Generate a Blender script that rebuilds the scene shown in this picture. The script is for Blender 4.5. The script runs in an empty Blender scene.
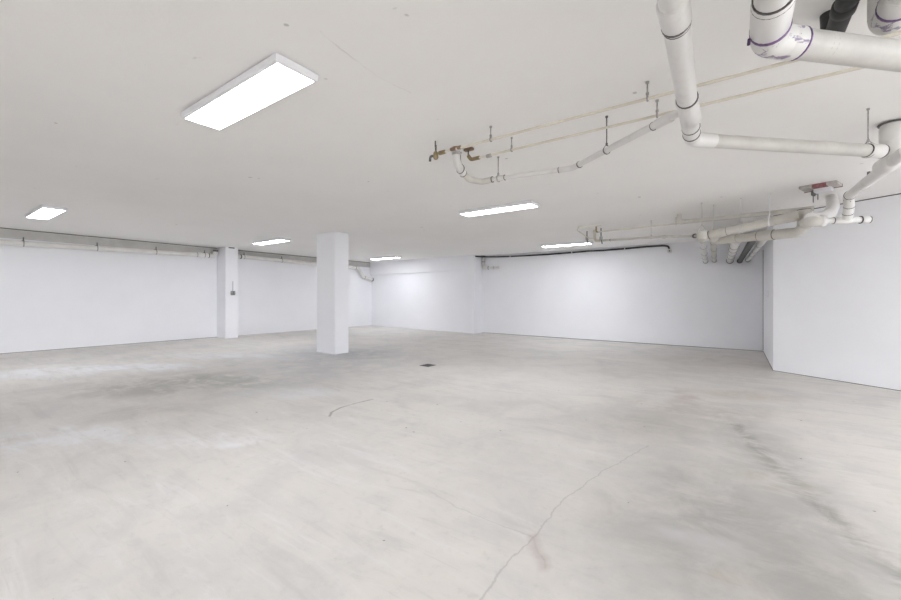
import bpy, bmesh, math
from mathutils import Vector, Matrix

S = bpy.context.scene
COL = S.collection
CEIL = 2.6
YAW = 35.472

# ------------------------------------------------------------------ settings
S.view_settings.view_transform = 'Standard'
S.view_settings.look = 'None'
S.view_settings.gamma = 1.0
S.view_settings.exposure = 1.21
S.view_settings.use_curve_mapping = False
S.cycles.use_denoising = True
S.cycles.max_bounces = 14
S.cycles.diffuse_bounces = 10
S.cycles.caustics_reflective = False
S.cycles.caustics_refractive = False

W = bpy.data.worlds.new('World'); S.world = W; W.use_nodes = True
W.node_tree.nodes['Background'].inputs[0].default_value = (0.80, 0.83, 0.88, 1)
W.node_tree.nodes['Background'].inputs[1].default_value = 4.0

# ------------------------------------------------------------------ node helper
class NT:
    def __init__(self, mat):
        self.t = mat.node_tree; self.n = self.t.nodes; self.l = self.t.links
    def set(self, sock, v):
        if v is None: return
        if hasattr(v, 'is_linked'): self.l.new(v, sock)
        else: sock.default_value = v
    def math(self, op, a, b=None, c=None, clamp=False):
        n = self.n.new('ShaderNodeMath'); n.operation = op; n.use_clamp = clamp
        for i, v in enumerate((a, b, c)): self.set(n.inputs[i], v)
        return n.outputs[0]
    def vm(self, op, a, b=None, out=0, scale=None):
        n = self.n.new('ShaderNodeVectorMath'); n.operation = op
        self.set(n.inputs[0], a); self.set(n.inputs[1], b)
        if scale is not None: self.set(n.inputs['Scale'], scale)
        return n.outputs[out]
    def noise(self, vec, scale, detail=4, rough=.55, dist=0., out='Fac'):
        n = self.n.new('ShaderNodeTexNoise')
        self.set(n.inputs['Vector'], vec)
        n.inputs['Scale'].default_value = scale; n.inputs['Detail'].default_value = detail
        n.inputs['Roughness'].default_value = rough; n.inputs['Distortion'].default_value = dist
        return n.outputs[out]
    def ramp(self, v, a, b, lo=0., hi=1.):
        n = self.n.new('ShaderNodeMapRange'); n.interpolation_type = 'SMOOTHSTEP'
        self.set(n.inputs[0], v); n.inputs[1].default_value = a; n.inputs[2].default_value = b
        n.inputs[3].default_value = lo; n.inputs[4].default_value = hi
        return n.outputs[0]
    def mix(self, f, a, b, mode='MIX'):
        n = self.n.new('ShaderNodeMix'); n.data_type = 'RGBA'; n.blend_type = mode; n.clamp_factor = True
        self.set(n.inputs[0], f); self.set(n.inputs[6], a); self.set(n.inputs[7], b)
        return n.outputs[2]
    def mapping(self, vec, loc=(0,0,0), rot=(0,0,0), scale=(1,1,1), kind='POINT'):
        n = self.n.new('ShaderNodeMapping'); n.vector_type = kind
        self.set(n.inputs[0], vec)
        n.inputs[1].default_value = loc; n.inputs[2].default_value = rot; n.inputs[3].default_value = scale
        return n.outputs[0]
    def obj(self):
        return self.n.new('ShaderNodeTexCoord').outputs['Object']
    def bump(self, h, strength, dist=.01):
        n = self.n.new('ShaderNodeBump'); n.inputs['Strength'].default_value = strength
        n.inputs['Distance'].default_value = dist; self.set(n.inputs['Height'], h)
        return n.outputs[0]

def new_mat(name, col, rough=.5, metal=0.):
    m = bpy.data.materials.new(name); m.use_nodes = True
    b = m.node_tree.nodes['Principled BSDF']
    b.inputs['Base Color'].default_value = (*col, 1)
    b.inputs['Roughness'].default_value = rough; b.inputs['Metallic'].default_value = metal
    return m, NT(m), b

def noisy(name, c0, c1, scale, rough=.5, metal=0., lo=.35, hi=.7, bump=0., bscale=60):
    m, t, b = new_mat(name, c0, rough, metal)
    v = t.obj()
    f = t.ramp(t.noise(v, scale, 5, .6), lo, hi)
    t.set(b.inputs['Base Color'], t.mix(f, (*c0, 1), (*c1, 1)))
    if bump: t.set(b.inputs['Normal'], t.bump(t.noise(v, bscale, 4), bump))
    return m

M = {}
M['wall'] = noisy('wall_paint', (.885, .89, .92), (.865, .87, .90), 1.3, .75, bump=.06, bscale=40)
M['grey_band'] = noisy('grey_wall_band', (.56, .55, .53), (.64, .63, .61), 3, .85)
M['pale_bounce_slab'] = noisy('pale_bounce_slab', (.55, .54, .52), (.48, .47, .45), 2, .8)
M['joint'] = noisy('dark_joint_and_shade', (.10, .095, .09), (.2, .19, .17), 4, .9)
M['pvc'] = noisy('white_pvc', (.70, .69, .675), (.60, .585, .565), 9, .35, lo=.52, hi=.78)
M['pvc_painted'] = noisy('painted_pvc', (.60, .58, .53), (.53, .51, .47), 7, .5)
M['pvc_cream'] = noisy('cream_white_pvc', (.80, .79, .76), (.73, .72, .69), 5, .45)
M['pvc_dirty'] = noisy('dusty_pvc', (.56, .545, .515), (.48, .465, .44), 6, .45)
M['cream'] = noisy('cream_cpvc', (.66, .62, .53), (.72, .68, .60), 12, .45)
M['ring'] = noisy('dark_joint_ring', (.055, .052, .055), (.14, .13, .13), 30, .5)
M['purple'] = noisy('purple_primer', (.085, .035, .13), (.20, .11, .27), 25, .45)
M['black'] = noisy('black_abs', (.014, .014, .014), (.03, .03, .03), 14, .55)
M['steel'] = noisy('galvanised_steel', (.36, .35, .34), (.50, .49, .48), 30, .42, .8)
M['darksteel'] = noisy('dull_steel', (.10, .10, .10), (.2, .2, .2), 30, .5, .6)
M['painted_steel'] = noisy('painted_steel', (.60, .58, .55), (.5, .48, .46), 20, .5)
M['brass'] = noisy('brass', (.34, .27, .15), (.26, .20, .12), 20, .45, .7)
M['copper'] = noisy('copper', (.30, .20, .14), (.22, .15, .11), 20, .45, .7)
M['housing'] = noisy('lamp_white', (.80, .80, .82), (.77, .77, .80), 5, .4)
M['box'] = noisy('grey_box', (.40, .40, .41), (.48, .48, .49), 20, .45, .3)
M['iron'] = noisy('cast_iron', (.05, .05, .05), (.11, .105, .10), 20, .6, .3)
M['hole'] = noisy('drain_dark', (.015, .015, .015), (.03, .03, .03), 20, .9)
M['redpaint'] = noisy('red_brown_paint', (.20, .07, .08), (.30, .14, .14), 30, .7)
M['plate'] = noisy('dull_plate', (.50, .48, .46), (.36, .33, .31), 18, .6)
M['plastic'] = noisy('white_plastic', (.80, .80, .82), (.76, .76, .79), 8, .4)

# pvc elbow smeared with purple primer
m, t, b = new_mat('primer_smeared_pvc', (.8, .79, .77), .38)
v = t.obj()
sm = t.ramp(t.noise(t.mapping(v, scale=(1, 1, 1.6)), 15, 4, .6, .6), .565, .63)
t.set(b.inputs['Base Color'], t.mix(sm, (.68, .67, .65, 1), (.27, .22, .32, 1)))
M['pvc_smeared'] = m
# pvc with faint printed marks: sparse dark flecks
m, t, b = new_mat('marked_pvc', (.8, .79, .77), .38)
v = t.obj()
sm = t.ramp(t.noise(v, 26, 2, .5), .66, .72)
t.set(b.inputs['Base Color'], t.mix(sm, (.68, .67, .65, 1), (.12, .10, .12, 1)))
M['pvc_marked'] = m

def seg(vec, a, bb):
    a3 = (a[0], a[1], 0); ba = (bb[0]-a[0], bb[1]-a[1], 0); L2 = ba[0]**2 + ba[1]**2
    pa = t.vm('SUBTRACT', vec, a3)
    h = t.math('MULTIPLY', t.vm('DOT_PRODUCT', pa, ba, out=1), 1/L2, clamp=True)
    return t.vm('LENGTH', t.vm('SUBTRACT', pa, t.vm('SCALE', ba, scale=h)), out=1)
def polyline(vec, pts):
    d = None
    for p, q in zip(pts, pts[1:]):
        s = seg(vec, p, q); d = s if d is None else t.math('MINIMUM', d, s)
    return d
# ceiling: off-white paint with faint patches, specks and one hairline crack
m, t, b = new_mat('ceiling_paint', (.8, .78, .75), .85)
v = t.obj()
c = t.mix(t.ramp(t.noise(v, .9, 4, .6), .35, .7), (.88, .87, .855, 1), (.86, .85, .835, 1))
sp = t.ramp(t.noise(t.mapping(v, rot=(0, 0, .6), scale=(1, 2.2, 1)), 5.5, 3, .5), .735, .77)
c = t.mix(t.math('MULTIPLY', sp, .28), c, (.42, .40, .38, 1))
sp2 = t.ramp(t.noise(t.mapping(v, loc=(3, 7, 1)), 7.5, 1, .4),   .79, .81)
c = t.mix(t.math('MULTIPLY', sp2, .45), c, (.25, .23, .21, 1))
vw = t.vm('ADD', t.vm('MULTIPLY', v, (1, 1, 0)), t.vm('SCALE', t.vm('SUBTRACT', t.noise(v, 4, 4, .6, out='Color'), (.5, .5, .5)), scale=.07))
vw = t.vm('MULTIPLY', vw, (1, 1, 0))
ck = polyline(vw, [(-1.75, 1.30), (-1.77, 1.375), (-1.82, 1.755), (-1.79, 2.05)])
c = t.mix(t.math('MULTIPLY', t.ramp(ck, .008, .001), t.ramp(t.noise(v, 6, 3), .42, .6, .06, .32)), c, (.5, .43, .41, 1))
t.set(b.inputs['Base Color'], c)
hb = t.math('MULTIPLY_ADD', t.noise(v, .55, 3, .5), 2.5, t.noise(v, 30, 4, .6))
t.set(b.inputs['Normal'], t.bump(hb, .10, .012))
M['ceiling'] = m

# lamp diffuser
m = bpy.data.materials.new('lamp_diffuser'); m.use_nodes = True
m.node_tree.nodes.clear()
e = m.node_tree.nodes.new('ShaderNodeEmission'); o = m.node_tree.nodes.new('ShaderNodeOutputMaterial')
e.inputs[0].default_value = (.955, .985, 1.038, 1); e.inputs[1].default_value = 13.2
m.node_tree.links.new(e.outputs[0], o.inputs[0])
M['glow'] = m

# ------------------------------------------------------------------ floor
m, t, b = new_mat('stained_concrete', (0.591, 0.580, 0.569), .6)
v0 = t.obj()
v0 = t.vm('MULTIPLY', v0, (1, 1, 0))
wn = t.vm('SUBTRACT', t.noise(v0, 1.1, 4, .6, out='Color'), (0.492, 0.500, 0.517))
v = t.vm('ADD', v0, t.vm('SCALE', wn, scale=.9))
v = t.vm('MULTIPLY', v, (1, 1, 0))
wn2 = t.vm('SUBTRACT', t.noise(v0, 5, 4, .65, out='Color'), (0.492, 0.500, 0.517))
vf = t.vm('MULTIPLY', t.vm('ADD', v0, t.vm('SCALE', wn2, scale=.08)), (1, 1, 0))
big = t.noise(v0, .42, 5, .62, .4)
mid = t.noise(v0, 1.7, 6, .65, .5)
fine = t.noise(v0, 14, 6, .7)
# trowel streaks run along the slab
streak = t.noise(t.mapping(v0, rot=(0, 0, math.radians(-28)), scale=(.55, 3.2, 1)), 2.2, 6, .68, .8)
scr = t.noise(t.mapping(v0, rot=(0, 0, math.radians(62)), scale=(1.2, 34, 1)), 1.6, 4, .6, .3)
c = t.mix(t.ramp(big, .36, .66), (.665, .632, .590, 1), (.612, .585, .552, 1))
c = t.mix(t.math('MULTIPLY', t.ramp(mid, .42, .70), .75), c, (0.547, 0.535, 0.523, 1))
c = t.mix(t.math('MULTIPLY', t.ramp(streak, .50, .70), .6), c, (0.690, 0.675, 0.662, 1))
c = t.mix(t.math('MULTIPLY', t.ramp(streak, .47, .30), .5), c, (0.492, 0.480, 0.466, 1))
c = t.mix(t.math('MULTIPLY', t.ramp(fine, .52, .74), .38), c, (0.453, 0.440, 0.424, 1))
c = t.mix(t.math('MULTIPLY', t.ramp(scr, .60, .72), .2), c, (0.433, 0.420, 0.404, 1))
patchy = t.noise(v0, 2.6, 6, .7, .8)
patchs = t.ramp(t.math('ADD', t.math('MULTIPLY', patchy, .6), t.math('MULTIPLY', streak, .4)), .36, .62)
def blob(c, cx, cy, rx, ry, ang, col, amt, tex=patchs, soft=.25):
    p = t.mapping(v, loc=(cx, cy, 0), rot=(0, 0, math.radians(ang)), scale=(rx, ry, 1), kind='TEXTURE')
    d = t.vm('LENGTH', p, out=1)
    f = t.math('MULTIPLY', t.ramp(d, 1.25, soft), amt)
    if tex is not None: f = t.math('MULTIPLY', f, tex)
    return t.mix(f, c, (*col, 1))
# grey-blue patches round the column, olive patch and pale bluish patches on the left
c = blob(c, -6.3, 4.9, 1.6, 2.6, 30, (0.44, 0.445, 0.465), .75)
c = blob(c, -7.0, 5.5, 1.6, .8, 30, (0.37, 0.377, 0.395), .85)
c = blob(c, -7.9, 5.3, 1.6, 1.2, 20, (0.50, 0.50, 0.51), .7)
c = blob(c, -5.0, 5.9, 1.3, 1.3, 0, (0.53, 0.52, 0.51), .6)
c = blob(c, -6.4, 2.3, 1.05, .95, 30, (0.37, 0.365, 0.335), .95)
c = blob(c, -5.7, 2.95, .75, .5, 30, (0.404, 0.405, 0.378), .85)
c = blob(c, -6.6, 1.5, .9, .6, 20, (0.443, 0.425, 0.404), .8)
c = blob(c, -5.1, 1.7, .8, .3, 60, (0.453, 0.430, 0.414), .7)
c = blob(c, -8.7, 1.6, 1.5, .6, 60, (0.729, 0.730, 0.756), .9)
c = blob(c, -8.2, 2.5, 1.2, .4, 40, (0.749, 0.755, 0.787), .9)
c = blob(c, -4.8, .9, .9, .5, 40, (0.729, 0.730, 0.745), .8)
c = blob(c, -3.7, 1.6, .6, .18, 45, (0.749, 0.745, 0.756), .8)
c = blob(c, -4.5, 3.1, .9, .4, 35, (0.709, 0.715, 0.735), .7)
c = blob(c, -8.3, 4.0, 1.6, .5, 30, (0.719, 0.725, 0.756), .8)
# traffic-worn grey on the right and its rusty spots
half = t.math('MULTIPLY_ADD', patchs, .55, .45)
c = blob(c, -.15, 2.75, .72, 1.1, 10, (0.32, 0.31, 0.295), .92, half, 0.)
c = blob(c, -.05, 2.1, .85, .6, 10, (0.35, 0.34, 0.322), .75, half, 0.)
c = blob(c, .35, 2.45, .4, .8, 10, (0.32, 0.31, 0.29), .75, half, 0.)
c = blob(c, -.15, 2.38, .25, .18, 20, (0.60, 0.605, 0.615), .6)
c = blob(c, -.6, 4.3, 1.1, .7, 20, (0.37, 0.35, 0.325), .8, half, 0.)
c = blob(c, -.35, 5.2, 1.0, .5, 20, (0.40, 0.365, 0.33), .65)
c = blob(c, .22, 3.9, .32, .9, 0, (0.43, 0.42, 0.395), .6)
c = blob(c, -1.9, 4.2, 1.1, .5, 20, (0.50, 0.485, 0.47), .6)
c = blob(c, -1.25, 2.6, .5, .8, 10, (0.52, 0.50, 0.48), .5, half, 0.)
c = blob(c, -.2, 9.2, 1.4, 1.4, 0, (0.50, 0.455, 0.41), .6)
c = blob(c, -.47, 5.85, .16, .5, -5, (0.394, 0.310, 0.269), .55)
c = blob(c, .12, 6.3, .6, .35, 20, (0.463, 0.385, 0.310), .6)
c = blob(c, .25, 3.36, .16, .14, 0, (0.433, 0.380, 0.259), .6)
c = blob(c, .0, 2.1, .13, .10, 0, (0.453, 0.360, 0.269), .6)
c = blob(c, -3.0, 6.5, 2.5, 1.2, 20, (0.552, 0.520, 0.497), .55)
stk = polyline(vf, [(.0, 4.78), (.028, 4.719), (.187, 3.94), (.322, 3.469), (.494, 3.011), (.608, 2.668), (.75, 2.1)])
c = t.mix(t.math('MULTIPLY', t.ramp(stk, .38, .0), t.math('MULTIPLY', patchs, .55)), c, (0.355, 0.350, 0.336, 1))
c = t.mix(t.math('MULTIPLY', t.ramp(stk, .11, .0), t.math('MULTIPLY', patchs, .75)), c, (.26, .243, .22, 1))
c1 = polyline(vf, [(-.6, 3.687), (-.779, 2.925), (-.864, 2.312), (-.854, 1.929), (-.858, 1.418), (-.869, 1.1)])
c = t.mix(t.math('MULTIPLY', t.ramp(c1, .008, .001), .34), c, (0.246, 0.235, 0.228, 1))
c2 = polyline(vf, [(-1.6, 2.0), (-1.347, 1.941), (-1.077, 1.939), (-.854, 1.929), (-.711, 1.749)])
c = t.mix(t.math('MULTIPLY', t.ramp(c2, .009, .001), .2), c, (.25, .22, .20, 1))
c3 = seg(vf, (-.854, 1.929), (-.72, 1.75))
c = t.mix(t.math('MULTIPLY', t.ramp(c3, .05, .005), .35), c, (0.355, 0.280, 0.259, 1))
arc = polyline(v0, [(-3.417, 2.641), (-3.517, 2.744), (-3.578, 2.913), (-3.586, 3.136), (-3.559, 3.377)])
c = t.mix(t.math('MULTIPLY', t.ramp(arc, .022, .006), t.ramp(t.noise(v0, 9, 3), .3, .55, .25, .8)), c, (0.266, 0.260, 0.259, 1))
# small dark specks
spk = t.ramp(t.noise(v0, 16, 1, .4), .80, .815)
c = t.mix(t.math('MULTIPLY', spk, .7), c, (.12, .11, .10, 1))
t.set(b.inputs['Base Color'], c)
t.set(b.inputs['Roughness'], t.ramp(mid, .3, .7, .5, .68))
t.set(b.inputs['Normal'], t.bump(t.math('ADD', fine, t.math('MULTIPLY', mid, .8)), .12, .008))
M['floor'] = m

# ------------------------------------------------------------------ object helpers
def tag(o, label=None, cat=None, group=None, kind=None):
    if label: o['label'] = label
    if cat: o['category'] = cat
    if group: o['group'] = group
    if kind: o['kind'] = kind
    return o

def build(name, bm, mat, parent=None, smooth=False):
    """Link the bmesh (in world coordinates) as one object; a child is stored relative to its root."""
    me = bpy.data.meshes.new(name)
    bmesh.ops.recalc_face_normals(bm, faces=bm.faces)
    off = Vector((0, 0, 0))
    p = parent
    while p is not None:
        off += p.location; p = p.parent
    if off.length: bmesh.ops.translate(bm, verts=bm.verts, vec=-off)
    if smooth:
        for f in bm.faces: f.smooth = len(f.verts) == 4
        for e_ in bm.edges:
            if len(e_.link_faces) == 2 and e_.calc_face_angle(0) > .6: e_.smooth = False
    bm.to_mesh(me); bm.free()
    me.materials.append(M[mat])
    o = bpy.data.objects.new(name, me); COL.objects.link(o)
    if parent: o.parent = parent
    return o

def empty(name, loc, label, cat, group=None):
    o = bpy.data.objects.new(name, None); COL.objects.link(o)
    o.location = loc; o.empty_display_size = .1
    return tag(o, label, cat, group)

def box(bm, x0, x1, y0, y1, z0, z1, bev=0.):
    r = bmesh.ops.create_cube(bm, size=1)
    for vv in r['verts']:
        vv.co = Vector(((x0+x1)/2 + vv.co.x*(x1-x0), (y0+y1)/2 + vv.co.y*(y1-y0), (z0+z1)/2 + vv.co.z*(z1-z0)))
    if bev:
        es = list({e_ for vv in r['verts'] for e_ in vv.link_edges})
        bmesh.ops.bevel(bm, geom=es, offset=bev, segments=2, affect='EDGES')
    return bm

def prism(bm, pts, z0, z1):
    lo = [bm.verts.new((x, y, z0)) for x, y in pts]; hi = [bm.verts.new((x, y, z1)) for x, y in pts]
    bm.faces.new(lo[::-1]); bm.faces.new(hi)
    for i in range(len(pts)):
        j = (i+1) % len(pts); bm.faces.new((lo[i], lo[j], hi[j], hi[i]))
    return bm

def rounded(pts, rad, n=8):
    pts = [Vector(p) for p in pts]; out = [pts[0]]
    for a, p, c_ in zip(pts, pts[1:], pts[2:]):
        u = (a-p); w = (c_-p); lu, lw = u.length, w.length; u.normalize(); w.normalize()
        ang = u.angle(w)
        if ang > math.pi - .02: out.append(p); continue
        d = min(rad/math.tan(ang/2), lu*.49, lw*.49)
        s, e_ = p+u*d, p+w*d
        for k in range(n+1):
            q = k/n; out.append((1-q)**2*s + 2*q*(1-q)*p + q*q*e_)
    out.append(pts[-1]); return out

def tube(bm, pts, r, seg=20, caps=True):
    pts = [Vector(p) for p in pts]
    tang = []
    for i in range(len(pts)):
        a = pts[max(i-1, 0)]; c_ = pts[min(i+1, len(pts)-1)]
        tang.append((c_-a).normalized())
    n = tang[0].orthogonal().normalized(); rings = []
    rr = r if isinstance(r, (list, tuple)) else [r]*len(pts)
    for i, p in enumerate(pts):
        if i: 
            q = tang[i-1].rotation_difference(tang[i]); n = (q @ n).normalized()
        bi = tang[i].cross(n)
        rings.append([bm.verts.new(p + rr[i]*(math.cos(2*math.pi*k/seg)*n + math.sin(2*math.pi*k/seg)*bi)) for k in range(seg)])
    for A, B in zip(rings, rings[1:]):
        for k in range(seg):
            bm.faces.new((A[k], A[(k+1) % seg], B[(k+1) % seg], B[k]))
    if caps:
        bm.faces.new(rings[0][::-1]); bm.faces.new(rings[-1])
    return bm

def lerp(a, c_, q): return Vector(a)*(1-q) + Vector(c_)*q

def pipe(root, a, c_, r, mat='pvc', name='pipe', seg=20):
    return build(name, tube(bmesh.new(), [a, c_], r, seg), mat, root, True)

def bend(root, pts, r, rad, mat='pvc', name='elbow', seg=20):
    return build(name, tube(bmesh.new(), rounded(pts, rad), r, seg), mat, root, True)

def sleeve(root, p, d, r, L, mat='pvc', name='coupling', seg=20):
    """short socket round a pipe, centred on p along direction d, its rims softened"""
    p = Vector(p); d = Vector(d).normalized(); h = L/2; s = min(.006, L*.2)
    return build(name, tube(bmesh.new(), [p-d*h, p-d*(h-s), p+d*(h-s), p+d*h], [r-s*.6, r, r, r-s*.6], seg), mat, root, True)

def ring(root, p, d, r, w=.007, mat='ring'):
    return sleeve(root, p, d, r, w, mat, 'primer_ring' if mat == 'purple' else 'joint_ring')

def hanger(x, y, z, r, d, label, rod_r=.005, mat='steel'):
    """clevis on a threaded rod, from the ceiling down to a pipe of radius r running along d"""
    root = empty('pipe_hanger', (x, y, CEIL), label, 'pipe hanger', 'pipe hangers')
    d = Vector((d[0], d[1], 0)).normalized(); sx = Vector((0, 0, 1)).cross(d)
    c_ = Vector((x, y, z)); R = r + .004; w = max(.010, r*.28)
    top = z + R + max(.018, r*.55)
    build('rod', tube(bmesh.new(), [(x, y, top-.012), (x, y, CEIL-.002)], rod_r, 8), mat, root, True)
    bm = bmesh.new(); prof = []
    N = 20
    path = [c_ + Vector((0, 0, top-z))]
    for k in range(N+1):
        th = math.radians(40) + math.radians(280)*k/N
        path.append(c_ + R*(math.sin(th)*sx + math.cos(th)*Vector((0, 0, 1))))
    path.append(path[0])
    th_ = .0035
    rows = []
    for i, p in enumerate(path):
        out = (p - c_).normalized()
        rows.append([bm.verts.new(p + d*w/2), bm.verts.new(p + d*w/2 + out*th_), bm.verts.new(p - d*w/2 + out*th_), bm.verts.new(p - d*w/2)])
    for A, B in zip(rows, rows[1:]):
        for k in range(4): bm.faces.new((A[k], A[(k+1) % 4], B[(k+1) % 4], B[k]))
    build('clevis', bm, mat, root)
    build('nut', tube(bmesh.new(), [(x, y, top-.006), (x, y, top+.008)], rod_r*2.1, 6), mat, root)
    build('anchor', tube(bmesh.new(), [(x, y, CEIL-.012), (x, y, CEIL-.001)], rod_r*2.3, 12), mat, root, True)
    return root

# ------------------------------------------------------------------ room shell
def floor_z(x):
    return .09 - .135*(1 - math.exp(-(x + 11.9)/6))
bm = bmesh.new()
X0, X1, Y0, Y1 = -12.05, 7.0, -6.0, 11.82
nx = 40; rows = []
for i in range(nx+1):
    x = X0 + (X1-X0)*i/nx
    rows.append([bm.verts.new((x, Y0, floor_z(x))), bm.verts.new((x, Y1, floor_z(x))),
                 bm.verts.new((x, Y1, -.3)), bm.verts.new((x, Y0, -.3))])
for A, B in zip(rows, rows[1:]):
    for k in range(4): bm.faces.new((A[k], A[(k+1) % 4], B[(k+1) % 4], B[k]))
bm.faces.new(rows[0]); bm.faces.new(rows[-1][::-1])
tag(build('floor', bm, 'floor'), 'stained bare concrete floor of the basement', kind='structure')

def struct(name, bm, mat, label):
    return tag(build(name, bm, mat), label, kind='structure')
struct('ceiling', box(bmesh.new(), X0, X1, Y0, Y1, CEIL, CEIL+.15), 'ceiling', 'flat off-white painted concrete ceiling')
BZ = -.05
struct('wall_left', box(bmesh.new(), -12.05, -11.9, Y0, 11.4, BZ, CEIL), 'wall', 'long white wall on the left')
struct('wall_back_left', box(bmesh.new(), -11.9, -7.42, 11.25, 11.82, BZ, CEIL), 'wall', 'white far wall left of the corner pier')
struct('beam_back', box(bmesh.new(), -11.9, -7.42, 11.15, 11.25, 2.11, CEIL), 'wall', 'white beam along the top of the far left wall')
struct('pier_back', box(bmesh.new(), -7.42, -6.99, 11.15, 11.82, BZ, CEIL), 'wall', 'white pier where the far wall steps back')
struct('wall_back', box(bmesh.new(), -6.99, 7.0, 11.66, 11.82, BZ, CEIL), 'wall', 'white far wall right of the corner pier')
struct('wall_right', prism(bmesh.new(), [(.52, 11.66), (.52, 8.69), (1.79, 7.81), (6.85, 4.30), (6.85, 11.66)], BZ, CEIL), 'wall', 'white angled wall block on the right')
bm = box(bmesh.new(), 6.85, 7.0, 3.9, 11.66, BZ, CEIL); box(bm, 6.85, 7.0, Y0, -4.8, BZ, CEIL); box(bm, 6.85, 7.0, -4.8, 3.9, 2.35, CEIL)
struct('wall_side', bm, 'wall', 'white side wall with a wide doorway added out of view on the right for fill daylight')  # opening added so sky light fills in from the right
bm = box(bmesh.new(), -11.9, 2.0, Y0, Y0+.15, BZ, CEIL); box(bm, 5.5, 6.85, Y0, Y0+.15, BZ, CEIL); box(bm, 2.0, 5.5, Y0, Y0+.15, 2.35, CEIL)
struct('wall_rear', bm, 'wall', 'white wall with a wide doorway added behind the viewer for fill daylight')  # opening added as a second source of fill daylight
struct('ground', prism(bmesh.new(), [(-30, -40), (40, -40), (40, 40), (7.0, 40), (7.0, Y0), (-30, Y0)], -.3, -.05), 'pale_bounce_slab', 'unseen pale slab added outside the doorways to bounce fill light')  # unseen slab, added to bounce sky light in through the openings
struct('pillar_left', box(bmesh.new(), -11.9, -11.4, 5.36, 5.70, BZ, CEIL, .008), 'wall', 'white square pillar standing against the left wall')
struct('column', box(bmesh.new(), -7.48, -6.85, 5.43, 5.80, BZ-.1, CEIL, .01), 'wall', 'free-standing white rectangular column in the middle of the floor')
# grey strip between ceiling and pipes on the left wall, and the dark wall joints
struct('trim_1', box(bmesh.new(), -11.902, -11.892, Y0+.15, 5.36, 2.40, 2.585), 'grey_band', 'grey strip on top of the left wall')
struct('trim_2', box(bmesh.new(), -11.902, -11.892, 5.70, 11.25, 2.40, 2.585), 'grey_band', 'grey strip on the left wall beyond the pillar')
struct('trim_3', box(bmesh.new(), -11.905, -11.888, Y0+.15, 5.36, 2.585, 2.6), 'joint', 'dark joint between the left wall and ceiling')
struct('trim_4', box(bmesh.new(), -11.905, -11.888, 5.70, 11.25, 2.585, 2.6), 'joint', 'dark joint between left wall and ceiling beyond the pillar')
dx, dy = (1.27, -.88); L = math.hypot(dx, dy); dx /= L; dy /= L; nx_, ny_ = dy, -dx  # towards the viewer
def wall_strip(name, z0, z1, label, depth=.006, a=(.52, 8.69), e_=(6.8, 4.335), mat='joint'):
    p = [(a[0], a[1]), (e_[0], e_[1]), (e_[0]+nx_*depth, e_[1]+ny_*depth), (a[0]+nx_*depth, a[1]+ny_*depth)]
    struct(name, prism(bmesh.new(), p, z0, z1), mat, label)
wall_strip('trim_5', 2.588, 2.6, 'dark joint between the angled right wall and ceiling')
def fz(x, h): return floor_z(x) + h
def foot(name, a, e_, out, label):
    """thin dark gap that follows the sloping floor along a wall foot"""
    bm = bmesh.new(); vs = []
    for p in (a, e_):
        f = floor_z(p[0])
        vs.append([bm.verts.new((p[0]+o*out[0], p[1]+o*out[1], f+h)) for o, h in ((-.004, -.03), (.005, -.03), (.005, .007), (-.004, .007))])
    for k in range(4): bm.faces.new((vs[0][k], vs[0][(k+1) % 4], vs[1][(k+1) % 4], vs[1][k]))
    bm.faces.new(vs[0]); bm.faces.new(vs[1][::-1]); struct(name, bm, 'joint', label)
foot('trim_6', (.52, 8.69), (6.8, 4.335), (nx_, ny_), 'dark joint along the foot of the angled right wall')
foot('trim_7', (-6.99, 11.66), (.52, 11.66), (0, -1), 'dark joint along the foot of the far wall')
foot('trim_8', (.52, 11.66), (.52, 8.69), (-1, 0), 'dark joint along the short return of the right wall')
foot('trim_9', (-11.9, Y0+.15), (-11.9, 5.36), (1, 0), 'dark joint along the foot of the left wall')
struct('trim_11', box(bmesh.new(), -11.40, -11.394, 5.44, 5.60, 2.57, 2.6), 'joint', 'dark gap on top of the wall pillar')
struct('trim_10', box(bmesh.new(), .512, .521, 11.652, 11.662, 0, 2.3), 'joint', 'dark vertical strip standing in for shade in the far right corner')  # thin dark strip painted in for the shade of the corner

# ------------------------------------------------------------------ ceiling panel lights
def panel(cx, cy, label):
    root = empty('ceiling_light', (cx, cy, CEIL), label, 'ceiling light', 'LED ceiling panels')
    hx, hy, z = .628, .142, 2.545
    bm = bmesh.new()
    def loop(ins, zz):
        x, y = hx-ins, hy-ins
        return [bm.verts.new((cx+a, cy+b_, zz)) for a, b_ in ((-x, -y), (x, -y), (x, y), (-x, y))]
    Ls = [loop(.014, CEIL-.001), loop(.014, CEIL-.012), loop(0, CEIL-.012), loop(.004, z+.006), loop(.010, z), loop(.020, z), loop(.020, z+.02)]
    bm.faces.new(Ls[0])
    for A, C_ in zip(Ls, Ls[1:]):
        for k in range(4): bm.faces.new((A[k], A[(k+1) % 4], C_[(k+1) % 4], C_[k]))
    build('housing', bm, 'housing', root)
    build('diffuser', box(bmesh.new(), cx-hx+.020, cx+hx-.020, cy-hy+.020, cy+hy-.020, z+.002, z+.012), 'glow', root)
    return root
panel(-2.722, 1.397, 'large lit rectangular ceiling panel nearest the viewer, at upper left')
panel(-9.0, 1.45, 'lit ceiling panel at far left, above the left wall pipe')
panel(-9.2, 5.38, 'lit ceiling panel between the wall pillar and the free-standing column')
panel(-9.87, 9.95, 'small distant lit ceiling panel just right of the free-standing column')
panel(-2.98, 5.42, 'lit ceiling panel in mid-room below the small drain line')
panel(-3.55, 10.1, 'distant lit ceiling panel above the black cable on the far wall')
panel(3.2, 5.5, 'fill ceiling panel added out of view in front of the angled wall')  # this and the next four are unseen panels added as fill light
panel(3.2, 3.0, 'fill ceiling panel added out of view to the right, second from the angled wall')
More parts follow.
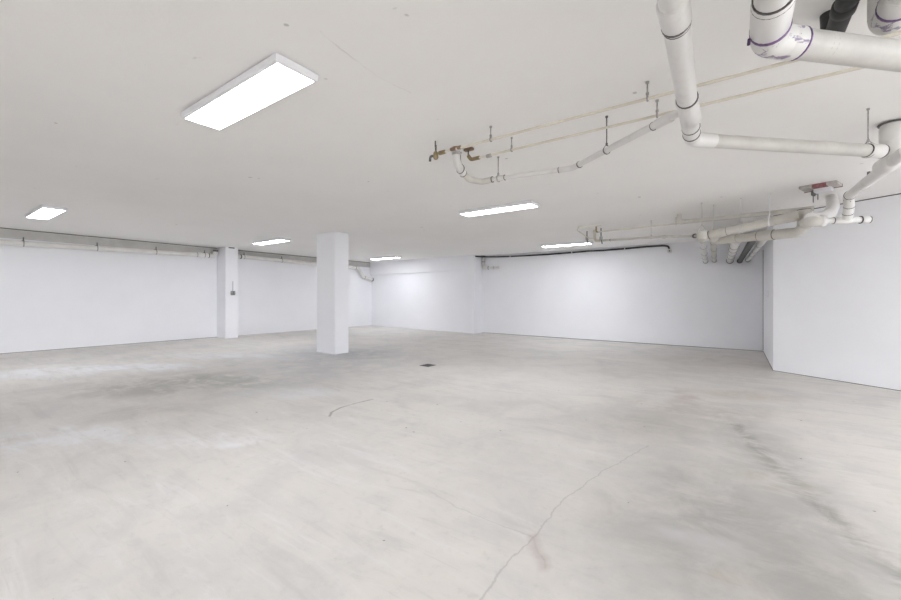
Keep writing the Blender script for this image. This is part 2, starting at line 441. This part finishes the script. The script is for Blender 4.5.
panel(3.2, 0.5, 'fill ceiling panel added out of view to the right of the viewer')
panel(-2.7, -2.6, 'fill ceiling panel added unseen behind the viewer')
panel(-9.0, -2.6, 'fill ceiling panel added out of view at rear left')

# ------------------------------------------------------------------ A: three-inch drain, upper right
r3 = .0445; za = 2.29
V = Vector
U45 = V((1, 1, 0)).normalized(); YY = V((0, 1, 0)); XX = V((1, 0, 0)); ZZ = V((0, 0, 1))
A = empty('drain_pipe', (-.21, 3.1, za), 'white drain pipe coming in at top centre-right and turning right at an elbow', 'pipe', 'white drain pipes')
p0, p1 = (-.075, -1.2, za), (-.235, 3.05, za)
ra = .049; p2 = (.84, 4.20, za)
pipe(A, p0, p1, ra, 'pvc')
bend(A, [p1, (-.237, 3.17, za), V((-.237, 3.17, za))+U45*.16], r3*1.08, .10, 'pvc')
pipe(A, V((-.237, 3.17, za))+U45*.14, V(p2)+U45*.02, r3, 'pvc_dirty')
sleeve(A, (-.187, 1.71, za), YY, ra*1.10, .14)
ring(A, (-.189, 1.785, za), YY, ra*1.09, .010); ring(A, (-.189, 1.805, za), YY, ra*1.03, .005)
sleeve(A, (-.218, 2.66, za), YY, ra*1.10, .32, name='wye')
ring(A, (-.213, 2.50, za), YY, ra*1.10, .014)
ring(A, (-.229, 2.93, za), YY, ra*1.06, .008); ring(A, (-.235, 3.05, za), YY, ra*1.06, .014)
sleeve(A, V(p2)-U45*.02, U45, r3*1.12, .13)
ring(A, V(p2)-U45*.085, U45, r3*1.07, .008); ring(A, V(p2)+U45*.045, U45, r3*1.14, .016)

# D: run along the right, with riser at the right edge
Dz = 2.29; xD = 1.0
D = empty('drain_pipe', (xD, 4.5, Dz), 'white drain pipe slanting down from right edge under the ceiling, with a stub riser', 'pipe', 'white drain pipes')
pipe(D, (xD+.02, 4.30, Dz), (xD-.02, 5.84, Dz), r3, 'pvc')
bend(D, [(xD-.02, 5.80, Dz), (xD-.02, 5.92, Dz), (xD, 6.02, Dz-.09), (xD, 6.12, Dz-.20)], r3*1.04, .06, 'pvc_marked')
rx, ry = 1.01, 4.60
pipe(D, (rx, ry, Dz+.03), (rx, ry, CEIL-.001), .070, 'pvc', 'riser')
bend(D, [(rx, ry, Dz+.14), (rx, ry, Dz), (rx-.02, ry+.16, Dz)], .066, .09, 'pvc')
sleeve(D, (rx, ry, Dz+.22), ZZ, .076, .12); ring(D, (rx, ry, CEIL-.012), ZZ, .084, .012); ring(D, (rx, ry, Dz+.165), ZZ, .0725, .004)
sleeve(D, (xD+.01, 4.72, Dz), YY, r3*1.12, .10); ring(D, (xD+.01, 4.775, Dz), YY, r3*1.10, .010)
sleeve(D, (xD, 5.36, Dz), YY, r3*1.12, .08); ring(D, (xD, 5.405, Dz), YY, r3*1.10, .010)
build('stud', tube(bmesh.new(), [(xD, 5.24, Dz+.03), (xD, 5.24, Dz+.085)], .012, 8), 'darksteel', D)
ring(D, (xD-.02, 5.86, Dz), YY, r3*1.13, .012)
ring(D, (xD, 6.02, Dz-.09), (0, 1, -1), r3*1.08, .008); ring(D, (xD, 6.08, Dz-.155), (0, 1, -1.1), r3*1.08, .008)

# E: short level piece in front of the angled wall with the long sweep rising behind it
Ez = 2.085
E_ = empty('drain_pipe', (.70, 6.12, Ez), 'short level white drain pipe with end cap, in front of the angled wall', 'pipe', 'white drain pipes')
pipe(E_, (.72, 6.113, Ez), (1.16, 6.325, Ez), .033, 'pvc')
build('link', tube(bmesh.new(), rounded([(.715, 6.79, 2.17), (.70, 6.40, 2.10), (.69, 6.10, Ez), (.82, 6.16, Ez)], .12), .062, 24), 'pvc_painted', E_, True)
sleeve(E_, (.80, 6.151, Ez), (.9, .43, 0), .068, .05, name='hub')
sleeve(E_, (.98, 6.24, Ez), (.9, .43, 0), .040, .16, name='tee'); ring(E_, (.90, 6.20, Ez), (.9, .43, 0), .0385, .008)
sleeve(E_, (1.18, 6.335, Ez), (.9, .43, 0), .043, .07, 'pvc', 'end_cap'); ring(E_, (1.14, 6.315, Ez), (.9, .43, 0), .0435, .008); ring(E_, (1.217, 6.352, Ez), (.9, .43, 0), .041, .008)
build('stud', tube(bmesh.new(), [(1.06, 6.285, Ez+.02), (1.06, 6.285, Ez+.075)], .012, 8), 'darksteel', E_)
SWP = [(.70, 6.10, 2.115), (.80, 6.36, 2.15), (.935, 6.66, 2.235), (1.02, 7.03, 2.38), (1.075, 7.50, 2.598)]
SW = empty('sweep_bend', (.75, 6.35, 2.09), 'large white curved pipe bend rising to the ceiling beside the red-marked plate', 'pipe', 'white drain pipes')
build('bend', tube(bmesh.new(), rounded(SWP, .35, 12), .066, 24), 'pvc', SW, True)
sleeve(SW, (.715, 6.14, 2.118), (.36, .93, .12), .072, .06, name='collar')

# F: pair of four-inch mains heading left-away under the ceiling
f1a, f1b = V((-.37, 7.00, 2.12)), V((.66, 6.74, 2.262))
dF1 = (f1b-f1a).normalized()
F1 = empty('main_drain', f1a, 'cream-painted upper main drain of the pair below the red-marked plate', 'pipe', 'painted main drains')
pipe(F1, f1a, f1b, .060, 'pvc_painted', seg=24)
sleeve(F1, lerp(f1a, f1b, .93), dF1, .066, .13, 'pvc_painted')
sleeve(F1, lerp(f1a, f1b, .20), dF1, .064, .10, 'pvc_painted'); ring(F1, lerp(f1a, f1b, .26), dF1, .0615, .005)
ring(F1, f1a+dF1*.06, dF1, .064, .010)
f2a, f2b = V((-.24, 7.55, 2.11)), V((.50, 7.02, 2.075))
dF2 = (f2b-f2a).normalized()
F2 = empty('main_drain', f2a, 'cream-painted lower main drain of the pair, with a coupling and an end curving upward', 'pipe', 'painted main drains')
pipe(F2, f2a, f2b, .063, 'pvc_painted', seg=24)
bend(F2, [f2b-dF2*.06, f2b+dF2*.04, (.715, 6.86, 2.06), (.72, 6.84, 2.33)], .068, .20, 'pvc_painted')
sleeve(F2, (.72, 6.84, 2.31), ZZ, .073, .06, 'pvc_painted', 'hub'); ring(F2, (.72, 6.84, 2.342), ZZ, .072, .010)
sleeve(F2, lerp(f2a, f2b, .80), dF2, .072, .20, 'pvc_painted'); ring(F2, lerp(f2a, f2b, .69), dF2, .070, .010); ring(F2, lerp(f2a, f2b, .91), dF2, .070, .010)
ring(F2, lerp(f2a, f2b, .36), dF2, .067, .010)
sleeve(F2, lerp(f2a, f2b, .30), dF2, .069, .12, 'pvc_painted', 'wye')

# G: five stubs from the mains to the far wall
def stub(a, c_, r, mat, label, rings_, hub=None):
    a, c_ = V(a), V(c_); d = (c_-a).normalized()
    root = empty('wall_branch', c_, label, 'pipe', 'branch pipes into the far wall')
    pipe(root, a, c_, r, mat)
    if hub:
        sleeve(root, a+d*.06, d, hub, .22, 'pvc_painted', 'hub')
    for q in rings_:
        ring(root, a+d*q, d, r*1.07, .012)
    sleeve(root, c_-d*.03, d, r*1.16, .06, 'darksteel' if mat != 'black' else 'black', 'wall_collar')
    return root
g = stub((-.40, 6.93, 2.10), (-.60, 11.655, 2.10), .050, 'pvc_marked', 'leftmost white branch pipe running to the far wall, with a capped hub', [.35, 1.3, 2.6, 3.6], .066)
sleeve(g, (-.40, 6.86, 2.115), (0, 0, 1), .06, .12, 'pvc_painted', 'cap')
stub((-.27, 7.18, 2.10), (-.42, 11.655, 2.11), .046, 'pvc_painted', 'second white branch pipe from the left running to the far wall', [.5, 1.6, 3.2], .060)
stub((.01, 7.45, 2.09), (-.11, 11.655, 2.09), .066, 'pvc_marked', 'thick white branch pipe beside the black one, running to the far wall', [.9, 1.5, 2.2, 3.0])
stub((.22, 7.35, 2.085), (.08, 11.655, 2.07), .050, 'black', 'black branch pipe between two white ones, running to the far wall', [])
stub((.36, 7.22, 2.085), (.235, 11.655, 2.09), .046, 'pvc_marked', 'rightmost white branch pipe running to the far wall by the corner', [1.2, 2.2, 3.0])

# ------------------------------------------------------------------ A3: four-inch elbow at the top right
r4 = .057; z3 = 2.27
L4 = empty('large_drain', (.11, 2.07, z3), 'thick white drain with purple primer ring, turning right at the top edge', 'pipe', 'thick white drains')
pipe(L4, (.085, -1.0, z3), (.110, 1.95, z3), r4, 'pvc', seg=28)
sleeve(L4, (.109, 1.90, z3), YY, r4*1.13, .21, 'pvc', 'hub', 28)
ring(L4, (.109, 1.79, z3), YY, r4*1.11, .008); ring(L4, (.109, 1.815, z3), YY, r4*1.145, .003)
ring(L4, (.110, 1.993, z3), YY, r4*1.17, .024, 'purple')
bend(L4, [(.110, 1.99, z3), (.112, 2.088, z3), V((.112, 2.088, z3))+U45*.11], r4*1.10, .09, 'pvc_smeared', seg=28)
e0 = V((.112, 2.088, z3))+U45*.09
pipe(L4, e0, e0+U45*3.2, r4, 'pvc_dirty', seg=28)
sleeve(L4, e0+U45*.01, U45, r4*1.13, .06, 'pvc_smeared', 'hub', 28); ring(L4, e0+U45*.044, U45, r4*1.125, .006, 'purple')
for q in (.16, .185): ring(L4, e0+U45*q, U45, r4*1.006, .0025, 'plate')
build('drip', tube(bmesh.new(), [(.045, 1.995, z3-.02), (.043, 2.02, z3-.028)], .006, 8), 'purple', L4)
# branch crossing above it at the very corner, and the black bend
z4 = 2.425
B4 = empty('drain_branch', (.546, 2.45, z4), 'thick white branch with purple ring at the top right corner, above the thick drain', 'pipe', 'thick white drains')
pipe(B4, (.53, -1.0, z4), (.546, 2.38, z4), r4, 'pvc', seg=28)
sleeve(B4, (.546, 2.36, z4), YY, r4*1.13, .10, 'pvc', 'hub', 28); ring(B4, (.546, 2.415, z4), YY, r4*1.16, .018, 'purple')
bend(B4, [(.546, 2.41, z4), (.546, 2.56, z4), (.546, 2.56, CEIL-.001)], r4*1.10, .09, 'pvc_smeared', seg=28)
K4 = empty('black_drain', (.36, 2.30, 2.44), 'black pipe with a bend at the top edge, above the thick white drain', 'pipe')
bend(K4, [(.62, 1.1, 2.42), (.43, 2.15, 2.43), (.374, 2.29, 2.445), (.374, 2.62, 2.445), (.374, 2.66, 2.598)], .037, .06, 'black', 'pipe', 24)
sleeve(K4, (.433, 2.13, 2.43), (-.195, 1.03, .01), .043, .07, 'black', 'hub', 24); sleeve(K4, (.374, 2.345, 2.445), YY, .043, .06, 'black', 'hub', 24)

# ------------------------------------------------------------------ B: cream water lines under the ceiling
rb = .0095
B1 = empty('water_pipe', (-2.17, 2.82, 2.49), 'cream water line nearest the viewer, straight, ending at a brass valve', 'pipe', 'cream water lines')
pipe(B1, (-2.12, 2.82, 2.49), (1.4, 2.82, 2.49), rb, 'cream', seg=12)
sleeve(B1, (-2.10, 2.82, 2.49), XX, .018, .07, 'brass', 'brass_adapter', 12)
sleeve(B1, (-1.98, 2.82, 2.495), XX, .016, .06, 'copper', 'copper_joint', 12); sleeve(B1, (-1.92, 2.82, 2.495), XX, .015, .04, 'copper', 'copper_joint', 12)
vb = build('valve_body', tube(bmesh.new(), [(-2.17, 2.82, 2.445), (-2.17, 2.82, 2.46), (-2.17, 2.82, 2.50), (-2.17, 2.82, 2.515)], [.016, .024, .022, .012], 14), 'brass', B1, True)
build('valve_stem', tube(bmesh.new(), [(-2.17, 2.82, 2.51), (-2.17, 2.82, 2.57)], .008, 10), 'darksteel', vb, True)
build('spout', tube(bmesh.new(), rounded([(-2.18, 2.815, 2.475), (-2.215, 2.80, 2.475), (-2.22, 2.80, 2.43)], .02), .011, 12), 'darksteel', vb, True)
build('support_rod', tube(bmesh.new(), [(-2.16, 2.80, 2.545), (-2.16, 2.80, CEIL-.001)], .006, 8), 'darksteel', B1, True)
B2 = empty('water_pipe', (-1.99, 3.12, 2.48), 'cream water line behind the first, with a brass elbow at its end', 'pipe', 'cream water lines')
pipe(B2, (-1.93, 3.12, 2.49), (1.7, 3.12, 2.49), rb, 'cream', seg=12)
bend(B2, [(-1.90, 3.12, 2.49), (-1.99, 3.12, 2.49), (-2.02, 3.12, 2.53)], .017, .03, 'brass', 'brass_elbow', 14)
pipe(B2, (-2.02, 3.12, 2.52), (-2.02, 3.12, 2.60-.001), .007, 'darksteel', 'riser', 10)
build('bracket', box(bmesh.new(), -2.06, -1.97, 3.10, 3.14, 2.578, 2.5995), 'copper', B2)
sleeve(B2, (-1.80, 3.12, 2.485), XX, .017, .05, 'plate', 'clip', 12)

# C: small drain in two legs that joins the first drain
rc = .026
cp = [V((-2.10, 3.10, 2.60-.001)), V((-2.12, 3.14, 2.50)), V((-2.13, 3.42, 2.385)), V((-1.95, 3.49, 2.384)), V((-1.21, 3.535, 2.365)), V((-.30, 2.70, 2.30))]
Cc = empty('small_drain', cp[0], 'slim white drain with two bends, hung below the cream lines at top centre', 'pipe', 'slim white drains')
bend(Cc, [(-2.105, 3.05, CEIL-.001), (-2.115, 3.06, 2.47), (-2.145, 3.22, 2.415)], rc*1.4, .10, 'pvc', 'elbow')
bend(Cc, [(-2.144, 3.21, 2.419), (-2.15, 3.34, 2.385), (-2.09, 3.46, 2.38), (-1.96, 3.475, 2.386)], rc*1.12, .08, 'pvc_painted', 'elbow')
pipe(Cc, (-1.98, 3.47, 2.387), (-1.21, 3.52, 2.365), rc*.82, 'pvc')
bend(Cc, [(-1.30, 3.515, 2.367), (-1.18, 3.52, 2.364), (-1.08, 3.43, 2.358)], rc, .06, 'pvc')
pipe(Cc, (-1.12, 3.465, 2.36), (-.235, 2.66, 2.30), rc*.9, 'pvc')
sleeve(Cc, (-.36, 2.775, 2.308), (.9, -.82, -.06), rc*1.15, .13, name='coupling'); ring(Cc, (-.43, 2.84, 2.313), (.9, -.82, -.06), rc*1.05, .005)
ring(Cc, (-2.146, 3.225, 2.414), (-.05, .9, -.3), rc*1.46, .012); ring(Cc, (-1.965, 3.474, 2.386), XX, rc*1.18, .012)
sleeve(Cc, (-2.108, 3.053, 2.55), ZZ, rc*1.62, .03, 'plate', 'collar')
sleeve(Cc, (-1.88, 3.476, 2.384), XX, rc*1.0, .10, name='coupling'); ring(Cc, (-1.83, 3.48, 2.383), XX, rc*1.05, .006)
ring(Cc, (-1.30, 3.515, 2.367), XX, rc*1.03, .008); ring(Cc, (-1.09, 3.44, 2.358), (.74, -.67, 0), rc*1.15, .014)
build('ceiling_collar', tube(bmesh.new(), [(-2.10, 3.04, 2.585), (-2.10, 3.04, 2.5995)], rc*1.6, 16), 'copper', Cc, True)

# ------------------------------------------------------------------ H: farther cream line, small drain and their end fittings
H1 = empty('water_pipe', (-2.2, 8.0, 2.49), 'far cream water line running above the main drains to the ceiling fittings', 'pipe', 'cream water lines')
pipe(H1, (-2.2, 8.03, 2.49), (.62, 7.82, 2.49), .013, 'cream', seg=12)
bend(H1, [(-2.15, 8.03, 2.49), (-2.22, 8.03, 2.49), (-2.22, 8.03, CEIL-.001)], .014, .03, 'brass', 'brass_elbow', 12)
H3 = empty('water_pipe', (-2.43, 7.7, 2.53), 'thin cream pipe loop bent at the left end of the far fittings', 'pipe', 'cream water lines')
bend(H3, [(-2.02, 7.66, 2.55), (-2.43, 7.60, 2.55), (-2.49, 7.72, 2.51), (-2.46, 8.35, 2.43), (-2.33, 8.40, 2.42)], .011, .04, 'cream', 'pipe', 10)
H4 = empty('water_pipe', (-.5, 7.3, 2.5), 'painted ceiling pipe running just above and behind the main drains', 'pipe')
pipe(H4, (-.72, 7.62, 2.46), (.88, 7.39, 2.44), .034, 'pvc_painted', seg=16)
bend(H4, [(-.68, 7.615, 2.46), (-.76, 7.625, 2.46), (-.76, 7.625, CEIL-.001)], .036, .04, 'pvc_painted', 'elbow', 16)
H2 = empty('small_drain', (-2.33, 8.40, 2.37), 'slim far drain line sloping right to the capped branch hub', 'pipe', 'slim white drains')
h2 = [(-2.33, 8.43, 2.372), (-1.09, 7.92, 2.285), (-.47, 6.98, 2.13)]
bend(H2, h2, .021, .15, 'pvc_painted', 'pipe', 14)
bend(H2, [(-2.26, 8.40, 2.368), (-2.36, 8.44, 2.374), (-2.37, 8.445, CEIL-.001)], .027, .06, 'cream', 'elbow', 14)
sleeve(H2, lerp(h2[1], h2[2], .12), V(h2[2])-V(h2[1]), .032, .07, 'pvc_painted'); ring(H2, lerp(h2[1], h2[2], .95), V(h2[2])-V(h2[1]), .035, .03)
ring(H2, lerp(h2[0], h2[1], .25), V(h2[1])-V(h2[0]), .025, .010)
for x, y, zl, lab in ((-2.53, 8.47, 2.42, 'short dark valve stub, left of three beside the far cream loop'), (-2.19, 8.26, 2.37, 'short dark valve stub, right of three beside the far cream loop')):
    vv = empty('valve_stub', (x, y, CEIL), lab, 'valve', 'valve stubs')
    build('stem', tube(bmesh.new(), [(x, y, zl+.04), (x, y, CEIL)], .011, 10), 'darksteel', vv, True)
    build('body', tube(bmesh.new(), [(x, y, zl-.02), (x, y, zl), (x, y, zl+.05), (x, y, zl+.07)], [.012, .03, .03, .012], 12), 'steel', vv, True)
    build('spout', tube(bmesh.new(), rounded([(x, y, zl), (x+.02, y-.03, zl-.04), (x+.03, y-.03, zl-.09)], .02), .010, 10), 'darksteel', vv, True)

# ------------------------------------------------------------------ I, J on the far wall
I_ = empty('cable', (-3.5, 11.6, 2.52), 'black insulated cable sagging along the top of the far wall', 'cable')
cab = [(-7.25, 11.10, 2.555), (-6.95, 11.55, 2.56), (-6.2, 11.60, 2.535), (-5.4, 11.60, 2.52), (-4.6, 11.60, 2.515), (-3.9, 11.60, 2.525), (-3.45, 11.60, 2.535), (-3.0, 11.60, 2.525), (-2.4, 11.60, 2.535), (-1.9, 11.60, 2.55), (-1.5, 11.60, 2.545), (-1.40, 11.60, 2.52), (-1.38, 11.60, 2.44)]
cab[0] = (-6.965, 11.2, 2.56); cab[1] = (-6.90, 11.43, 2.56); cab.insert(2, (-6.62, 11.56, 2.55))
build('sheath', tube(bmesh.new(), rounded(cab, .5, 4), .023, 10), 'black', I_, True)
for q in (-5.9, -3.9, -2.45):
    zz = 2.53 if q < -3 else 2.535
    build('clip', box(bmesh.new(), q-.012, q+.012, 11.572, 11.66, zz-.03, zz+.03), 'plastic', I_)
sleeve(I_, (-1.375, 11.615, 2.40), (0, 1, 0), .055, .075, 'pvc', 'end_fitting'); sleeve(I_, (-1.375, 11.57, 2.40), (0, 1, 0), .018, .02, 'ring', 'end_hole')
J = empty('wall_drain', (-6.88, 11.58, 2.25), 'small white elbow pipe dropping beside the pier at the far wall', 'pipe')
bend(J, [(-6.90, 11.595, CEIL-.001), (-6.90, 11.595, 2.20), (-6.74, 11.595, 2.19)], .055, .09, 'pvc', 'elbow')
pipe(J, (-6.78, 11.595, 2.19), (-6.33, 11.595, 2.185), .050, 'pvc')
ring(J, (-6.90, 11.595, 2.40), ZZ, .059, .014); sleeve(J, (-6.90, 11.595, 2.585), ZZ, .075, .028, 'darksteel', 'flange'); ring(J, (-6.70, 11.595, 2.19), XX, .058, .018); ring(J, (-6.50, 11.595, 2.188), XX, .053, .010)

# ------------------------------------------------------------------ K: left wall pipes
Kx = -11.76; rk = .058
K1 = empty('wall_pipe', (Kx, 2, 2.33), 'white pipe along the top of the left wall, ending at the wall pillar', 'pipe', 'left wall pipes')
def kz(y): return 2.295 + (y-1.27)*.0165
pipe(K1, (Kx, -4.6, kz(-4.6)), (Kx, 5.08, kz(5.08)), rk, 'pvc_cream')
bend(K1, [(Kx, 5.05, kz(5.05)), (Kx, 5.25, kz(5.25)), (Kx, 5.26, 2.50)], rk*1.07, .10, 'pvc_cream', 'elbow')
ring(K1, (Kx, 5.08, kz(5.08)), YY, rk*1.12, .02, 'ring'); sleeve(K1, (Kx, 4.86, kz(4.86)), YY, rk*1.13, .12, 'pvc_cream')
ring(K1, (Kx, 5.26, 2.50), ZZ, rk*1.15, .05, 'ring')
ring(K1, (Kx, 4.79, kz(4.79)), YY, rk*1.06, .01)
K2 = empty('wall_pipe', (Kx, 8, 2.38), 'white pipe along the left wall beyond the pillar, dropping into the far wall', 'pipe', 'left wall pipes')
pipe(K2, (Kx, 5.80, 2.40), (Kx, 10.30, 2.33), rk, 'pvc_cream')
bend(K2, [(Kx, 10.26, 2.331), (Kx, 10.42, 2.328), (Kx, 10.66, 2.00), (Kx, 11.20, 1.90)], rk*1.08, .12, 'pvc_cream', 'elbow')
ring(K2, (Kx, 11.14, 1.912), (0, .54, -.1), rk*1.2, .05); ring(K2, (Kx, 10.28, 2.33), YY, rk*1.13, .016); ring(K2, (Kx, 10.74, 1.985), (0, .5, -.15), rk*1.13, .014)
sleeve(K2, (Kx, 7.9, 2.37), YY, rk*1.12, .10, 'pvc_cream'); ring(K2, (Kx, 5.95, 2.397), YY, rk*1.15, .03)

# ------------------------------------------------------------------ hangers
def clamp(y, z, label):
    root = empty('pipe_clamp', (-11.9, y, z), label, 'pipe clamp', 'left wall pipe clamps')
    sleeve(root, (Kx, y, z), YY, rk*1.06, .022, 'steel', 'strap')
    build('bracket', box(bmesh.new(), -11.899, Kx+.02, y-.012, y+.012, z+rk*1.02, z+rk*1.02+.014), 'darksteel', root)
    build('bolt', tube(bmesh.new(), [(Kx, y, z+rk), (Kx, y, z+rk+.075)], .010, 8), 'darksteel', root)
hanger(-1.61, 2.82, 2.49, rb, XX, 'left hanger on the front cream water line, at top centre')
hanger(-.46, 2.82, 2.49, rb, XX, 'hanger on the front cream water line beside the white drain at top centre-right')
hanger(-1.575, 3.12, 2.49, rb, XX, 'left hanger on the rear cream water line, at top centre', .004)
hanger(-.447, 3.12, 2.49, rb, XX, 'hanger on the rear cream water line beside the white drain at top centre-right')
hanger(-1.90, 3.475, 2.384, rc*.95, XX, 'hanger at the left bend of the slim drain, above the mid-room lamp', .005)
hanger(-.80, 3.174, 2.338, rc*.9, (.9, -.82), 'long dark rod hanger on the right leg of the slim drain', .0045, 'darksteel')
hanger(-2.135, 3.16, 2.44, rc*1.42, (0, 1), 'dark rod hanger at the first bend of the slim drain, beside the brass valve', .0045, 'darksteel')
hanger(.79, 4.155, za, r3, U45, 'rod hanger where the first drain meets the right-hand drain', .004, 'steel')
q = lerp(f1a, f1b, .72); hanger(q.x, q.y, q.z, .060, dF1, 'broad hanger strap near the right end of the upper main drain', .005, 'plastic')
q = lerp(f1a, f1b, .42); hanger(q.x, q.y, q.z, .060, dF1, 'hanger midway along the upper main drain', .004, 'painted_steel')
hanger(-.40, 6.90, 2.17, .066, (1, -1), 'thin rod hanger over the capped hub of the leftmost branch', .004, 'painted_steel')
hanger(-.27, 7.15, 2.10, .062, YY, 'thin rod hanger over the second branch hub', .004, 'painted_steel')
hanger(-1.24, 7.98, 2.296, .022, (.9, -.37), 'long rod hanger on the slim far drain', .004, 'painted_steel')
hanger(-.84, 7.93, 2.49, .015, XX, 'hanger on the far cream water line', .004, 'painted_steel')
for y, lab in ((1.58, 'leftmost clamp on the left wall pipe, below the far left lamp'), (2.73, 'second clamp from the left on the left wall pipe'), (3.86, 'third clamp from the left on the left wall pipe'), (4.98, 'clamp on the left wall pipe next to the pillar')):
    clamp(y, kz(y), lab)
clamp(6.05, 2.396, 'clamp on the left wall pipe just past the pillar')
clamp(7.25, 2.378, 'clamp on the left wall pipe between the pillar and the column')

# ------------------------------------------------------------------ small things
pl = empty('ceiling_plate', (.85, 6.66, CEIL), 'dull square plate with red-brown marking fixed under the ceiling', 'plate')
bm = bmesh.new()
R_ = Matrix.Rotation(math.radians(-19), 4, 'Z')
def rbox(x0, x1, y0, y1, z0, z1, bev=0.):
    bm = box(bmesh.new(), x0, x1, y0, y1, z0, z1, bev)
    bmesh.ops.rotate(bm, verts=bm.verts, cent=(0, 0, 0), matrix=R_)
    bmesh.ops.translate(bm, verts=bm.verts, vec=(.85, 6.66, 0)); return bm
build('plate', rbox(-.175, .175, -.13, .13, CEIL-.035, CEIL-.0005, .004), 'plate', pl)
build('red_band', rbox(-.05, .08, -.133, -.03, CEIL-.042, CEIL-.004), 'redpaint', pl)
build('edge_strip', rbox(-.178, .178, .118, .133, CEIL-.041, CEIL-.004), 'redpaint', pl)
build('block', rbox(-.06, .10, -.02, .13, CEIL-.085, CEIL-.03, .006), 'plastic', pl)
st = rbox(-.10, -.05, .05, .10, CEIL-.11, CEIL-.03, .012); build('stub', st, 'darksteel', pl)
bm = rbox(-.085, -.077, .07, .078, CEIL-.19, CEIL-.10); build('bolt', bm, 'darksteel', pl)
bm = rbox(-.045, -.037, .09, .098, CEIL-.16, CEIL-.085); build('bolt', bm, 'darksteel', pl)

eb = empty('electrical_box', (-11.40, 5.55, 1.33), 'small grey outlet box with a short conduit on the wall pillar', 'electrical box')
build('box', box(bmesh.new(), -11.40, -11.365, 5.49, 5.61, 1.27, 1.39, .008), 'box', eb)
build('cover', box(bmesh.new(), -11.365, -11.360, 5.495, 5.605, 1.275, 1.385, .002), 'steel', eb)
for zz in (1.305, 1.355): build('socket', box(bmesh.new(), -11.360, -11.357, 5.525, 5.575, zz-.016, zz+.016), 'darksteel', eb)
build('conduit', tube(bmesh.new(), [(-11.39, 5.55, 1.38), (-11.39, 5.55, 1.66)], .008, 10), 'box', eb, True)

dz = floor_z(-4.49)
fd = empty('floor_drain', (-4.49, 5.60, dz), 'small dark rectangular drain grate set in the concrete floor', 'floor drain')
dx0, dx1, dy0, dy1 = -4.59, -4.39, 5.49, 5.71
bm = bmesh.new()
for a in ((dx0, dx1, dy0, dy0+.018), (dx0, dx1, dy1-.018, dy1), (dx0, dx0+.018, dy0+.018, dy1-.018), (dx1-.018, dx1, dy0+.018, dy1-.018)): box(bm, *a, dz-.02, dz+.005)
build('frame', bm, 'iron', fd)
build('sump', box(bmesh.new(), dx0+.018, dx1-.018, dy0+.018, dy1-.018, dz-.01, dz+.001), 'hole', fd)
bm = bmesh.new()
for k in range(6): box(bm, dx0+.018, dx1-.018, dy0+.030+.029*k, dy0+.045+.029*k, dz-.01, dz+.004)
build('grate', bm, 'iron', fd)

cp_ = empty('cover_plate', (.52, 9.87, 1.28), 'blank white cover plate on the short return of the right wall', 'cover plate')
build('plate', box(bmesh.new(), .510, .521, 9.82, 9.92, 1.21, 1.35, .003), 'plastic', cp_)
for zz in (1.235, 1.325): build('screw', tube(bmesh.new(), [(.511, 9.87, zz), (.508, 9.87, zz)], .006, 10), 'steel', cp_)

# ------------------------------------------------------------------ camera
cam = bpy.data.cameras.new('Camera'); co = bpy.data.objects.new('Camera', cam); COL.objects.link(co)
co.location = (0, 0, 1.22); co.rotation_euler = (math.radians(90), 0, math.radians(YAW))
cam.sensor_fit = 'HORIZONTAL'; cam.sensor_width = 36; cam.lens = 400/901*36; cam.shift_y = -3/901
cam.clip_start = .02
S.camera = co
